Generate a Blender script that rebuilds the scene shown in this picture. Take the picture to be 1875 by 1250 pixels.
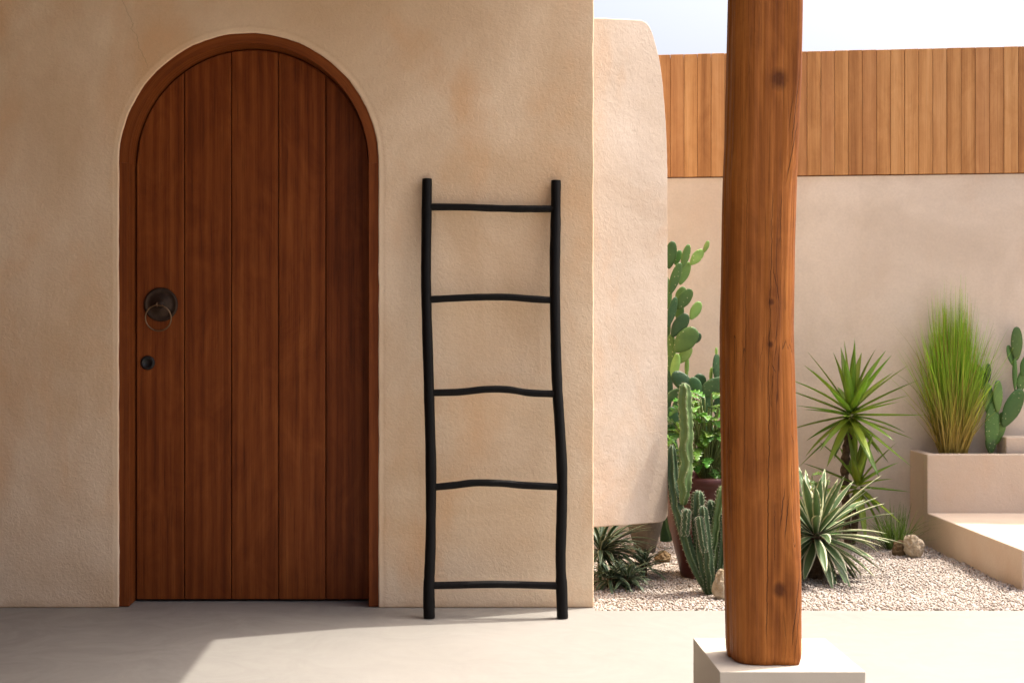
import bpy, bmesh, math, random
import numpy as np
from mathutils import Vector, Matrix, noise as mn
R = math.radians
random.seed(7); rng = np.random.default_rng(7)
scene = bpy.context.scene
for o in list(bpy.data.objects): bpy.data.objects.remove(o)
col = scene.collection

# ---------------------------------------------------------------- camera
F, CU, CV, CH = 2455.0, 821.0, 597.0, 1.13          # focal length and vanishing point in photo pixels, eye height
cam_d = bpy.data.cameras.new('camera'); cam = bpy.data.objects.new('camera', cam_d); col.objects.link(cam)
cam.location = (0, 0, CH); cam.rotation_euler = (R(90), 0, 0)
cam_d.sensor_width = 36; cam_d.lens = F/1875*36
cam_d.shift_x = (937.5-CU)/1875; cam_d.shift_y = -(625-CV)/1875
cam_d.clip_start = .05; cam_d.clip_end = 2000
cam_d.dof.use_dof = True; cam_d.dof.focus_distance = 4.9; cam_d.dof.aperture_fstop = 9
scene.camera = cam
# ---------------------------------------------------------------- sky and sun
SUN_AZ, SUN_EL = R(21), R(61.8)
world = bpy.data.worlds.new('World'); scene.world = world; world.use_nodes = True
wn = world.node_tree; bg = wn.nodes['Background']
sky = wn.nodes.new('ShaderNodeTexSky'); sky.sky_type = 'NISHITA'; sky.sun_disc = False
sky.sun_elevation = SUN_EL; sky.sun_rotation = R(90)-SUN_AZ
sky.air_density = .62; sky.dust_density = 10.0; sky.ozone_density = 1.0
wn.links.new(sky.outputs[0], bg.inputs[0]); bg.inputs[1].default_value = .14
sd = bpy.data.lights.new('sun', 'SUN'); sd.energy = 2.0; sd.angle = R(.55); sd.color = (1, .93, .83)
sun = bpy.data.objects.new('sun', sd); col.objects.link(sun)
sdir = Vector((math.cos(SUN_EL)*math.cos(SUN_AZ), math.cos(SUN_EL)*math.sin(SUN_AZ), math.sin(SUN_EL)))
sun.rotation_euler = (-sdir).to_track_quat('-Z', 'Y').to_euler(); sun.location = (6, 6, 9)
scene.view_settings.view_transform = 'Standard'; scene.view_settings.look = 'None'
scene.view_settings.exposure = 1.52; scene.view_settings.gamma = 1
scene.render.engine = 'CYCLES'
scene.cycles.max_bounces = 10; scene.cycles.diffuse_bounces = 6; scene.cycles.transmission_bounces = 4

# ---------------------------------------------------------------- helpers
def P(u, v, Y):                                       # photo pixel at depth Y
    return Vector(((u-CU)*Y/F, Y, CH-(v-CV)*Y/F))
def G(u, v, z=0.0):                                   # photo pixel on a horizontal plane
    Y = (CH-z)*F/(v-CV); return Vector(((u-CU)*Y/F, Y, z))
WLOC = {}
def empty(name, loc, label, cat, group=None):
    o = bpy.data.objects.new(name, None); col.objects.link(o); o.location = loc; o.empty_display_size = .1
    WLOC[o.name] = Vector(loc); o['label'] = label; o['category'] = cat
    if group: o['group'] = group
    return o
def mk(name, verts, faces, mat, parent=None, smooth=False, label=None, cat=None, kind=None, origin=None, uv=None, bevel=0, seg=2):
    base = WLOC[parent.name] if parent else Vector(origin or (0, 0, 0))
    me = bpy.data.meshes.new(name)
    vs = [(v[0]-base[0], v[1]-base[1], v[2]-base[2]) for v in verts]
    me.from_pydata(vs, [], faces)
    if uv is not None:
        l = me.uv_layers.new(name='UVMap')
        for lp in me.loops: l.data[lp.index].uv = uv[lp.vertex_index]
    bm = bmesh.new(); bm.from_mesh(me); bmesh.ops.recalc_face_normals(bm, faces=bm.faces); bm.to_mesh(me); bm.free()
    if smooth: me.polygons.foreach_set('use_smooth', [True]*len(me.polygons))
    o = bpy.data.objects.new(name, me); col.objects.link(o); me.materials.append(mat)
    if parent: o.parent = parent
    else: o.location = base
    WLOC[o.name] = Vector(base)
    if label: o['label'] = label
    if cat: o['category'] = cat
    if kind: o['kind'] = kind
    if bevel:
        b = o.modifiers.new('bevel', 'BEVEL'); b.width = bevel; b.segments = seg; b.limit_method = 'ANGLE'; b.angle_limit = R(35)
    return o
def box(x0, x1, y0, y1, z0, z1):
    v = [(x, y, z) for z in (z0, z1) for y in (y0, y1) for x in (x0, x1)]
    return v, [(0, 1, 3, 2), (4, 6, 7, 5), (0, 4, 5, 1), (2, 3, 7, 6), (0, 2, 6, 4), (1, 5, 7, 3)]
def prism(front, off):                                # closed outline extruded by a vector
    n = len(front); v = [Vector(p) for p in front]+[Vector(p)+Vector(off) for p in front]
    f = [tuple(range(n)), tuple(range(2*n-1, n-1, -1))]+[(i, i+n, (i+1) % n+n, (i+1) % n) for i in range(n)]
    return v, f
def frame_of(t):
    t = t.normalized(); a = Vector((0, -1, 0)) if abs(t.y) < .9 else Vector((1, 0, 0))
    n = (a-t*a.dot(t)).normalized(); return n, t.cross(n)
def tube(path, rad, sides=12, section=None, close_top=True):
    """sweep along path; rad list; section(k,i) scales the radius at side k, ring i"""
    v, f = [], []; n = len(path)
    for i, p in enumerate(path):
        t = Vector(path[min(i+1, n-1)])-Vector(path[max(i-1, 0)]); a, b = frame_of(t)
        for k in range(sides):
            th = 2*math.pi*k/sides; r = rad[i]*(section(k, i) if section else 1)
            v.append(Vector(p)+a*math.cos(th)*r+b*math.sin(th)*r)
    for i in range(n-1):
        for k in range(sides):
            f.append((i*sides+k, i*sides+(k+1) % sides, (i+1)*sides+(k+1) % sides, (i+1)*sides+k))
    f.append(tuple(range(sides))); f.append(tuple((n-1)*sides+k for k in range(sides)))
    return v, f
def lerp_path(pts, n):
    """smooth resample of points (Catmull-Rom)"""
    pts = [Vector(p) for p in pts]; m = len(pts); out = []
    for i in range(n):
        s = i/(n-1)*(m-1); k = min(int(s), m-2); t = s-k
        p0, p1, p2, p3 = pts[max(k-1, 0)], pts[k], pts[k+1], pts[min(k+2, m-1)]
        out.append(.5*((2*p1)+(p2-p0)*t+(2*p0-5*p1+4*p2-p3)*t*t+(3*p1-p0-3*p2+p3)*t**3))
    return out
def lathe(c, prof, sides=40):
    v, f = [], []
    for r, z in prof:
        for k in range(sides):
            a = 2*math.pi*k/sides; v.append((c[0]+r*math.cos(a), c[1]+r*math.sin(a), c[2]+z))
    for i in range(len(prof)-1):
        for k in range(sides):
            f.append((i*sides+k, i*sides+(k+1) % sides, (i+1)*sides+(k+1) % sides, (i+1)*sides+k))
    f.append(tuple(range(sides))); f.append(tuple((len(prof)-1)*sides+k for k in range(sides)))
    return v, f
def interp(x, pts):
    return float(np.interp(x, [p[0] for p in pts], [p[1] for p in pts]))

# ---------------------------------------------------------------- materials
class NT:
    def __init__(s, name):
        s.m = bpy.data.materials.new(name); s.m.use_nodes = True; s.t = s.m.node_tree
        s.b = s.t.nodes['Principled BSDF']; s.out = s.t.nodes['Material Output']
    def n(s, typ, ins=None, **props):
        nd = s.t.nodes.new('ShaderNode'+typ)
        for k, v in props.items(): setattr(nd, k, v)
        for k, v in (ins or {}).items(): s.set(nd.inputs[k], v)
        return nd
    def set(s, sock, v):
        if hasattr(v, 'is_linked') or isinstance(v, bpy.types.NodeSocket): s.t.links.new(v, sock)
        else: sock.default_value = (*v, 1) if (isinstance(v, tuple) and len(v) == 3 and sock.type == 'RGBA') else v
    def math(s, op, a, b=0.0, c=0.0, clamp=False):
        nd = s.n('Math', operation=op, use_clamp=clamp)
        s.set(nd.inputs[0], a); s.set(nd.inputs[1], b); s.set(nd.inputs[2], c); return nd.outputs[0]
    def vm(s, op, a, b):
        nd = s.n('VectorMath', operation=op); s.set(nd.inputs[0], a); s.set(nd.inputs[1], b); return nd.outputs[0]
    def noise(s, vec, scale, detail=3, rough=.55, dist=0, out=0):
        return s.n('TexNoise', {'Vector': vec, 'Scale': scale, 'Detail': detail, 'Roughness': rough, 'Distortion': dist}).outputs[out]
    def ramp(s, fac, stops, interp='LINEAR'):
        r = s.n('ValToRGB', {'Fac': fac}); cr = r.color_ramp; cr.interpolation = interp
        while len(cr.elements) < len(stops): cr.elements.new(.5)
        for e, (p, c) in zip(cr.elements, stops): e.position = p; e.color = (*c, 1) if isinstance(c, tuple) else (c, c, c, 1)
        return r.outputs[0]
    def mix(s, fac, a, b, mode='MIX'):
        nd = s.n('Mix', data_type='RGBA', blend_type=mode); s.set(nd.inputs[0], fac); s.set(nd.inputs[6], a); s.set(nd.inputs[7], b); return nd.outputs[2]
    def map(s, vec, scale=(1, 1, 1), loc=(0, 0, 0)):
        return s.n('Mapping', {'Vector': vec, 'Scale': scale, 'Location': loc}).outputs[0]
    def remap(s, v, a, b, c=0.0, d=1.0):
        nd = s.n('MapRange', {'Value': v, 'From Min': a, 'From Max': b, 'To Min': c, 'To Max': d}); return nd.outputs[0]
    def bump(s, h, strength=.3, dist=.01, normal=None):
        nd = s.n('Bump', {'Height': h, 'Strength': strength, 'Distance': dist})
        if normal is not None: s.set(nd.inputs['Normal'], normal)
        return nd.outputs[0]
    def fin(s, color, rough=.8, normal=None, spec=.3, **kw):
        s.set(s.b.inputs['Base Color'], color); s.set(s.b.inputs['Roughness'], rough); s.set(s.b.inputs['Specular IOR Level'], spec)
        if normal is not None: s.set(s.b.inputs['Normal'], normal)
        for k, v in kw.items(): s.set(s.b.inputs[k], v)
        return s.m
    @property
    def obj(s): return s.n('TexCoord').outputs['Object']
    @property
    def pos(s): return s.n('NewGeometry').outputs['Position']
    @property
    def rand(s): return s.n('ObjectInfo').outputs['Random']

def mat_plaster(name, c0, c1, stain, grain=70, gstr=.35, pits=.0, door=False, blotch=1.0, fresh=None):
    t = NT(name); p = t.pos
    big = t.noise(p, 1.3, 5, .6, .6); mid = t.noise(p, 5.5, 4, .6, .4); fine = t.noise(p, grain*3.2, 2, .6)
    c = t.mix(t.remap(big, .36, .64), c0, c1)  # pale mottling; on house and boundary walls it stands in for dappled light
    st = t.math('MULTIPLY', t.remap(t.noise(t.map(p, (1, 1, .55), (4, 2, 7)), 2.6, 4, .6, .3), .50, .70), .7*blotch)
    c = t.mix(st, c, stain)
    c = t.mix(t.remap(mid, .3, .75, 0, .22), c, tuple(x*.8 for x in c1))
    c = t.mix(t.remap(fine, .35, .75, 0, .16), c, tuple(x*.62 for x in c0))
    lump = t.noise(p, grain, 3, .55, .7)
    if pits:
        vo = t.noise(t.map(p, (1, 1, 1), (9, 1, 3)), 150, 3, .65, .5)
        pm = t.remap(vo, .62, .72, 0, 1); gate = t.remap(t.noise(p, 4.5, 3, .6), .42, .66, .12, 1)
        pm = t.math('MULTIPLY', pm, gate)
        c = t.mix(t.math('MULTIPLY', pm, pits), c, tuple(x*.55 for x in stain))
        lump = t.math('SUBTRACT', lump, t.math('MULTIPLY', pm, .5))
    h = t.math('ADD', lump, t.math('MULTIPLY', fine, .25))
    wave = t.noise(p, 3.2, 2, .5)
    if door:                                          # trowelled smooth band round the arch, and the hairline crack above it
        s = t.n('SeparateXYZ', {'Vector': p})
        dx = t.math('ADD', s.outputs[0], .803); dz = t.math('MAXIMUM', t.math('SUBTRACT', s.outputs[2], 1.786), 0)
        wob = t.math('MULTIPLY', t.math('SUBTRACT', t.noise(p, 7, 3), .5), .014)
        d = t.math('ADD', t.math('SUBTRACT', t.math('SQRT', t.math('ADD', t.math('MULTIPLY', dx, dx), t.math('MULTIPLY', dz, dz))), .522), wob)
        band = t.remap(d, .016, .026, 1, 0); edge = t.math('MULTIPLY', t.remap(d, .018, .024), t.remap(d, .026, .034, 1, 0))
        c = t.mix(t.math('MULTIPLY', band, .15), c, tuple(min(1, x*1.15) for x in c1))
        c = t.mix(t.math('MULTIPLY', edge, .15), c, tuple(x*.7 for x in stain))
        h = t.math('ADD', t.math('MULTIPLY', h, t.remap(band, 0, 1, 1, .35)), t.math('MULTIPLY', edge, -.05))
        foot = t.math('MULTIPLY', t.remap(t.math('ADD', s.outputs[2], t.math('MULTIPLY', t.noise(p, 12, 4, .6), .05)), .02, .055, 1, 0), .5)
        c = t.mix(foot, c, tuple(x*.62 for x in stain))
        # crack runs from (-1.31,2.41) down to (-1.19,2.16)
        zz = s.outputs[2]; cx = t.math('ADD', t.math('MULTIPLY', t.math('SUBTRACT', 2.5, zz), .36), -1.33)
        cx = t.math('ADD', cx, t.math('MULTIPLY', t.math('SUBTRACT', t.noise(t.map(p, (0, 0, 1)), 9, 4, .6), .5), .13))
        cd = t.math('ABSOLUTE', t.math('SUBTRACT', s.outputs[0], cx))
        cm = t.math('MULTIPLY', t.remap(cd, .0008, .0022, 1, 0), t.math('MULTIPLY', t.remap(zz, 2.14, 2.2), t.remap(zz, 2.6, 2.5)))
        c = t.mix(t.math('MULTIPLY', cm, .3), c, tuple(x*.35 for x in stain)); h = t.math('SUBTRACT', h, t.math('MULTIPLY', cm, .3))
    n1 = t.bump(wave, .25, .03); n2 = t.bump(h, gstr, .006, n1)
    return t.fin(c, .92, n2, .15)

def mat_wood(name, stops, ring=9.0, stretch=.07, rough=.5, vary=.25, hue=None, coat=0.0, knots=None, checks=0, fib=1.0, use_uv=False, lines=(), contrast=1.6):
    t = NT(name); rnd = t.rand; o = t.obj
    if use_uv:
        q = t.n('SeparateXYZ', {'Vector': t.n('TexCoord').outputs['UV']}); o = t.n('CombineXYZ', {'X': q.outputs[0], 'Y': .3, 'Z': q.outputs[1]}).outputs[0]
    off = t.n('CombineXYZ', {'X': t.math('MULTIPLY', rnd, 17.3), 'Y': t.math('MULTIPLY', rnd, 5.1), 'Z': t.math('MULTIPLY', rnd, 31.7)}).outputs[0]
    p = t.vm('ADD', o, off)
    warp = t.noise(t.map(p, (2.2, 2.2, .7)), 1.6, 3, .5, 0, 1)
    p2 = t.vm('ADD', t.map(p, (1, 1, stretch)), t.vm('MULTIPLY', t.vm('SUBTRACT', warp, (.5, .5, .5)), (.05, .05, .02)))
    if knots:
        s = t.n('SeparateXYZ', {'Vector': o}); km = None; kr = None
        for (kx, kz, r) in knots:
            a = t.math('SUBTRACT', s.outputs[0], kx); b = t.math('MULTIPLY', t.math('SUBTRACT', s.outputs[2], kz), .8)
            dd = t.math('SQRT', t.math('ADD', t.math('MULTIPLY', a, a), t.math('MULTIPLY', b, b)))
            dd = t.math('ADD', dd, t.math('MULTIPLY', t.math('SUBTRACT', t.noise(p, 45, 3), .5), .012))
            k = t.remap(dd, r*.5, r*1.25, 1, 0); km = k if km is None else t.math('MAXIMUM', km, k)
            q = t.remap(dd, r*.6, r*5, 1, 0); q = t.math('MULTIPLY', q, q); kr = q if kr is None else t.math('ADD', kr, q)
        p2 = t.vm('ADD', p2, t.n('CombineXYZ', {'X': t.math('MULTIPLY', kr, .035), 'Y': 0.0, 'Z': 0.0}).outputs[0])
    rings = t.n('TexWave', {'Vector': p2, 'Scale': ring, 'Distortion': 1.6, 'Detail': 3, 'Detail Scale': 1.5, 'Detail Roughness': .6},
                wave_type='RINGS', rings_direction='Z', wave_profile='SIN').outputs[1]
    fiber = t.noise(t.map(p, (130, 130, 1.5)), 1.0, 5, .75, .15)
    band = t.noise(t.map(p, (15, 15, .8)), 1.0, 5, .7, 1.1)
    pore = t.noise(t.map(p, (260, 260, 5)), 1.0, 2, .6)
    blot = t.noise(t.map(p, (6, 6, 2.6)), 1.0, 6, .68, 1.6)
    g = t.math('ADD', t.math('MULTIPLY', rings, .10), t.math('ADD', t.math('MULTIPLY', fiber, .46), t.math('ADD', t.math('MULTIPLY', band, .24), t.math('MULTIPLY', blot, .38))))
    g = t.math('ADD', t.math('SUBTRACT', g, .09), t.math('MULTIPLY', t.math('SUBTRACT', rnd, .5), vary))
    g = t.math('ADD', t.math('MULTIPLY', t.math('SUBTRACT', g, .5), contrast), .5)
    c = t.ramp(g, stops)
    c = t.mix(t.remap(pore, .58, .72, 0, .45*fib), c, tuple(x*.35 for x in stops[0][1]))
    if hue: c = t.mix(t.remap(t.math('FRACT', t.math('MULTIPLY', rnd, 7.77)), .35, 1, 0, .6), c, t.mix(.5, c, hue))
    h = t.math('ADD', t.math('MULTIPLY', fiber, .6), t.math('MULTIPLY', pore, -.5))
    if knots:
        c = t.mix(t.math('MULTIPLY', km, .85), c, t.mix(t.noise(p, 120, 2), tuple(x*.25 for x in stops[0][1]), stops[0][1]))
        h = t.math('SUBTRACT', h, t.math('MULTIPLY', km, .6))
    if checks:                                        # drying cracks along the grain
        w2 = t.noise(t.map(p, (7, 7, 2.5)), 1, 3, .6, 0, 1)
        pc = t.vm('ADD', t.map(p, (26, 26, .55)), t.vm('MULTIPLY', w2, (2.0, 2.0, 0)))
        ck = t.noise(pc, 1.0, 2, .5)
        ck = t.math('ABSOLUTE', t.math('SUBTRACT', ck, .5))
        gate = t.remap(t.noise(t.map(p, (9, 9, 1.1), (3, 8, 1)), 1, 3, .6), .53, .62)
        cm = t.math('MULTIPLY', t.remap(ck, .002, .011, 1, 0), gate)
        c = t.mix(t.math('MULTIPLY', cm, checks), c, tuple(x*.2 for x in stops[0][1])); h = t.math('SUBTRACT', h, t.math('MULTIPLY', cm, 2.0))
    if lines:                                         # single long drying cracks, given as end points on the face
        sp = t.n('SeparateXYZ', {'Vector': o}); wb = t.math('MULTIPLY', t.math('SUBTRACT', t.noise(t.map(o, (0, 0, 1)), 14, 5, .7), .5), .016); lm = None
        for (xa, za, xb, zb, wd) in lines:
            k = (xb-xa)/(zb-za); lx = t.math('MULTIPLY_ADD', sp.outputs[2], k, xa-k*za)
            dd = t.math('ABSOLUTE', t.math('SUBTRACT', t.math('SUBTRACT', sp.outputs[0], lx), wb))
            lo, hi = min(za, zb), max(za, zb); q = min(.06, (hi-lo)*.4)
            m_ = t.math('MULTIPLY', t.math('MULTIPLY', t.remap(sp.outputs[2], lo, lo+q), t.remap(sp.outputs[2], hi, hi-q)), 1)
            m_ = t.math('MULTIPLY', t.remap(t.math('DIVIDE', dd, t.math('MAXIMUM', m_, .05)), wd*.4, wd*1.4, 1, 0), m_)
            lm = m_ if lm is None else t.math('MAXIMUM', lm, m_)
        c = t.mix(t.math('MULTIPLY', lm, .85), c, tuple(x*.15 for x in stops[0][1])); h = t.math('SUBTRACT', h, t.math('MULTIPLY', lm, 2.5))
    nrm = t.bump(h, .3, .003)
    return t.fin(c, t.remap(g, .2, .8, rough+.08, rough-.05), nrm, .16, **({'Coat Weight': coat, 'Coat Roughness': .35} if coat else {}))

def mat_leaf(name, base, tip, margin=None, mw=.3, rough=.45, trans=.25, var=.25, mid=None):
    t = NT(name); uv = t.n('TexCoord').outputs['UV']; s = t.n('SeparateXYZ', {'Vector': uv}); rnd = t.rand
    ac = t.math('ABSOLUTE', t.math('SUBTRACT', s.outputs[0], .5))
    c = t.mix(s.outputs[1], base, tip)
    str_ = t.noise(t.map(uv, (26, 1.2, 1)), 1, 3, .6)
    c = t.mix(t.remap(str_, .3, .75, 0, .5), c, tuple(x*.55 for x in base))
    if mid: c = t.mix(t.remap(ac, .0, .06, .8, 0), c, mid)
    if margin:
        wob = t.math('MULTIPLY', t.math('SUBTRACT', t.noise(t.map(uv, (1, 4, 1)), 1, 2), .5), .12)
        c = t.mix(t.remap(t.math('ADD', ac, wob), .5-mw-.03, .5-mw+.03), c, margin)
    hsv = t.n('HueSaturation', {'Hue': t.remap(rnd, 0, 1, .5-.03*var*4, .5+.02*var*4), 'Saturation': 1.0, 'Value': t.remap(t.math('FRACT', t.math('MULTIPLY', rnd, 9.7)), 0, 1, 1-var, 1+var), 'Color': c}).outputs[0]
    t.fin(hsv, rough, t.bump(str_, .15, .002), .4)
    tr = t.n('BsdfTranslucent', {'Color': t.mix(.35, hsv, (.55, .75, .1), 'MIX')}); mx = t.n('MixShader', {0: trans, 1: t.b.outputs[0], 2: tr.outputs[0]})
    t.t.links.new(mx.outputs[0], t.out.inputs[0]); return t.m

def mat_pad(name, a, b, dot):
    t = NT(name); o = t.obj; rnd = t.rand
    v = t.n('TexVoronoi', {'Vector': o, 'Scale': 46.0, 'Randomness': .55}); d = v.outputs[0]
    n = t.noise(o, 18, 4, .6)
    c = t.mix(t.remap(n, .3, .7), a, b)
    c = t.mix(t.remap(d, .10, .2, .8, 0), c, dot)
    c = t.n('HueSaturation', {'Hue': t.remap(rnd, 0, 1, .485, .515), 'Saturation': 1.0, 'Value': t.remap(t.math('FRACT', t.math('MULTIPLY', rnd, 5.3)), 0, 1, .65, 1.35), 'Color': c}).outputs[0]
    return t.fin(c, .5, t.bump(t.remap(d, .05, .3, 1, 0), .4, .003), .35)

WALL = mat_plaster('plaster_house', (.71, .52, .325), (.88, .72, .52), (.76, .47, .24), grain=62, gstr=.5, pits=.35, door=True)  # pale mottling paints in dappled bounce light; warm stains also carry reflected glow
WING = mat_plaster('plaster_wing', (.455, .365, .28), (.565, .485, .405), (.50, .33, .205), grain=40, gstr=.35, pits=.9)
BACKW = mat_plaster('plaster_boundary', (.55, .465, .375), (.70, .61, .51), (.58, .455, .345), grain=26, gstr=.15, blotch=.9)  # wide pale blotches paint soft patchy light into the colour
PLANT = mat_plaster('plaster_planter', (.56, .455, .355), (.63, .52, .415), (.57, .415, .29), grain=45, gstr=.22, blotch=.9)
PLINTH = mat_plaster('cast_stone', (.50, .45, .37), (.54, .495, .42), (.48, .42, .335), grain=120, gstr=.08, blotch=.5)

def mat_floor():
    t = NT('microcement_floor'); p = t.pos
    a = t.noise(p, .9, 5, .6, .5); b = t.noise(t.map(p, (1, 1, 1), (3, 5, 0)), 3.4, 5, .65, 1.2); c_ = t.noise(t.map(p, (3, 9, 1)), 2.2, 4, .6, .8)
    c = t.mix(t.remap(a, .3, .7), (.24, .228, .207), (.27, .258, .236))
    c = t.mix(t.remap(b, .4, .75, 0, .35), c, (.18, .17, .152))
    c = t.mix(t.remap(c_, .5, .8, 0, .3), c, (.29, .283, .268))
    sp = t.noise(p, 90, 2, .6); c = t.mix(t.remap(sp, .66, .74, 0, .25), c, (.4, .35, .29))
    return t.fin(c, t.remap(b, .3, .7, .42, .6), t.bump(t.math('ADD', b, t.math('MULTIPLY', sp, .1)), .08, .01), .35)
FLOOR = mat_floor()
DOORW = mat_wood('door_teak', [(.05, (.060, .0125, .0022)), (.42, (.15, .035, .0060)), (.6, (.205, .052, .0095)), (.95, (.31, .098, .021))], ring=7, stretch=.06, rough=.5, vary=.12, contrast=1.7)
FRAMEW = mat_wood('frame_teak', [(.1, (.10, .024, .0055)), (.45, (.175, .045, .0095)), (.62, (.215, .06, .013)), (.9, (.28, .09, .022))], ring=10, stretch=.06, rough=.5, vary=.1)
ARCHW = mat_wood('arch_teak', [(.1, (.10, .024, .0055)), (.45, (.175, .045, .0095)), (.62, (.215, .06, .013)), (.9, (.28, .09, .022))], ring=10, stretch=.06, rough=.5, vary=.1, use_uv=True)
BOARDW = mat_wood('fence_cedar', [(.05, (.20, .075, .025)), (.4, (.40, .19, .068)), (.6, (.50, .255, .097)), (.95, (.65, .38, .17))], ring=5, stretch=.08, rough=.6, vary=.2, hue=(.33, .145, .07), fib=.5)

def mat_simple(name, c0, c1, scale=12, rough=.6, bs=.2, spec=.3, metal=0, bd=.004):
    t = NT(name); o = t.obj; n = t.noise(o, scale, 5, .6, .4)
    return t.fin(t.mix(t.remap(n, .3, .7), c0, c1), t.remap(n, .3, .7, rough-.08, rough+.08), t.bump(t.noise(o, scale*5, 3), bs, bd), spec, Metallic=float(metal))
def mat_black():
    t = NT('blackened_wood'); o = t.obj; f = t.noise(t.map(o, (60, 60, 3)), 1, 4, .6); n = t.noise(o, 9, 3)
    return t.fin(t.mix(t.remap(f, .3, .7), (.0018, .0017, .0016), (.006, .0054, .005)), t.remap(n, .3, .7, .42, .62), t.bump(f, .5, .002), .15)
BLACK = mat_black()
BRONZE = mat_simple('aged_bronze', (.16, .105, .06), (.30, .20, .12), 30, .5, .15, .5, 1)
DARKBRZ = mat_simple('dark_bronze', (.03, .019, .013), (.07, .044, .028), 30, .55, .15, .5, .7)
LOCKM = mat_simple('black_lock', (.006, .006, .006), (.012, .011, .010), 30, .5, .05, .4)
TERRA = mat_simple('red_glazed_clay', (.055, .012, .009), (.09, .022, .015), 9, .42, .12, .4)
GREYPOT = mat_simple('grey_stone_pot', (.075, .062, .05), (.15, .128, .10), 14, .85, .35, .2)
SOIL = mat_simple('soil', (.035, .024, .016), (.09, .065, .045), 40, .95, .8, .1, 0, .01)
ROCK = mat_simple('limestone_rock', (.26, .20, .12), (.56, .49, .38), 11, .9, .8, .2, 0, .012)
DARKROCK = mat_simple('brown_rock', (.10, .065, .03), (.22, .15, .08), 13, .9, .8, .2, 0, .012)
BOUNCECUT = mat_simple('bounce_cut_timber', (.10, .045, .018), (.17, .075, .03), 6, .7, .1)  # dark tone keeps the unseen porch surfaces from bouncing light
BARK = mat_simple('yucca_bark', (.055, .036, .022), (.19, .13, .085), 55, .9, 1.0, .2, 0, .01)
GROUND = mat_simple('sandy_soil', (.26, .21, .16), (.36, .30, .23), 3, .95, .4, .1)

# ================================================================ ground
mk('ground', [(-400, -400, -.06), (400, -400, -.06), (400, 400, -.06), (-400, 400, -.06)], [(0, 1, 2, 3)], GROUND, kind='structure')
WY = 5.386; CX = .5836; FE = 5.335                      # house front plane, house corner, terrace edge
v, f = prism([(-7, -7, 0), (9, -7, 0), (9, FE, 0), (CX+.003, FE, 0), (CX+.003, WY+.32, 0), (-7, WY+.32, 0)], (0, 0, -.055))
mk('terrace_floor', v, f, FLOOR, kind='structure', bevel=.004)

# ================================================================ house
house = empty('house', (0, WY, 0), 'tan plaster house wall with an arched wooden door under a porch roof', 'house')
DX, DR, DS = -.803, .522, 1.786                        # door centre, outer radius, springing height
def arch_outline(r, z0, jit=0, n=64, seed=0):
    rr = lambda k: jit*(mn.noise(Vector((k*.55, seed, 3.3)))+.5*mn.noise(Vector((k*1.9, seed, 1.3))))
    pts = []
    m = 40
    for i in range(m): pts.append((DX-r-rr(i), z0+(DS-z0)*i/m))
    for i in range(n+1):
        a = math.pi-math.pi*i/n; q = r+rr(m+i); pts.append((DX+q*math.cos(a), DS+q*math.sin(a)))
    for i in range(1, m+1): pts.append((DX+r+rr(m+n+i), DS-(DS-z0)*i/m))
    return pts
HTOP = 2.86; ROOFX = -.5
def wall_with_arch(name, y0, y1, r, jit, xr, xl=-5.0):
    op = arch_outline(r, 0, jit)
    right = []
    for i in range(60):
        z = HTOP*i/59; right.append((xr+(.0035*mn.noise(Vector((z*7, 1, 5)))+.002*mn.noise(Vector((z*27, 1, 5))) if jit else 0), z))
    out = [(xl, 0)]+op+right+[(xl, HTOP)]
    v, f = prism([(x, y0, z) for x, z in out], (0, y1-y0, 0))
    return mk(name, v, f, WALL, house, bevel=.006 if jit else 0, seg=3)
wall_with_arch('plaster_skin', WY, WY+.034, DR, .0022, CX)
wall_with_arch('wall_core', WY+.0345, WY+.24, DR+.05, 0, CX-.012)
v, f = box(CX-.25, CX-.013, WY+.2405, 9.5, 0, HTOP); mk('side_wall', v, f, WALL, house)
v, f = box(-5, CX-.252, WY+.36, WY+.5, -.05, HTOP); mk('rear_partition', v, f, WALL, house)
v, f = prism([(-5.6, -2.6, HTOP+.001), (ROOFX, -2.6, HTOP+.001), (ROOFX, 3.7, HTOP+.001), (CX+.001, 3.7, HTOP+.001), (CX+.001, 9.5, HTOP+.001), (-5.6, 9.5, HTOP+.001)], (0, 0, .2)); mk('roof', v, f, BOUNCECUT, house)  # unseen roof; forward reach and cutout are shaped to balance the fill light
v, f = box(-2.25, -2.0, -2.2, WY-.001, 0, HTOP); mk('side_light_blocker', v, f, BOUNCECUT, house)  # unseen wall added to cut fill light from the left
v, f = box(-1.999, -.7, -2.2, -1.95, 0, HTOP); mk('end_light_blocker', v, f, BOUNCECUT, house)  # added behind the camera to block sky light on the facade's left
v, f = box(-5.3, 1.12, 3.74, 3.96, HTOP-.16, HTOP-.001); mk('roof_beam', v, f, FRAMEW, house)
# door frame: an arch and two jambs
FY = WY+.009
def frame_arch():
    n = 64; v, f, uv = [], [], []
    for i in range(n+1):
        a = math.pi-math.pi*i/n; w = .0006*mn.noise(Vector((i*.3, 2, 2)))
        for (r, y) in ((DR+.045, FY), (DR-.039+w, FY), (DR-.039+w, WY+.14), (DR+.045, WY+.14)):
            v.append((DX+r*math.cos(a), y, DS+r*math.sin(a))); uv.append((r+y, DR*(math.pi-a)))
    for i in range(n):
        for k in range(4): f.append((i*4+k, i*4+(k+1) % 4, i*4+4+(k+1) % 4, i*4+4+k))
    f += [(0, 1, 2, 3), tuple(n*4+k for k in range(4))]
    return v, f, uv
v, f, uv = frame_arch(); fr = mk('door_frame', v, f, ARCHW, house, uv=uv)
for s in (-1, 1):
    x0, x1 = sorted((DX+s*(DR+.045), DX+s*(DR-.039)))
    v, f = box(x0, x1, FY+.0006, WY+.14, .004, DS-.0003); mk('jamb', v, f, FRAMEW, fr)
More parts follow.
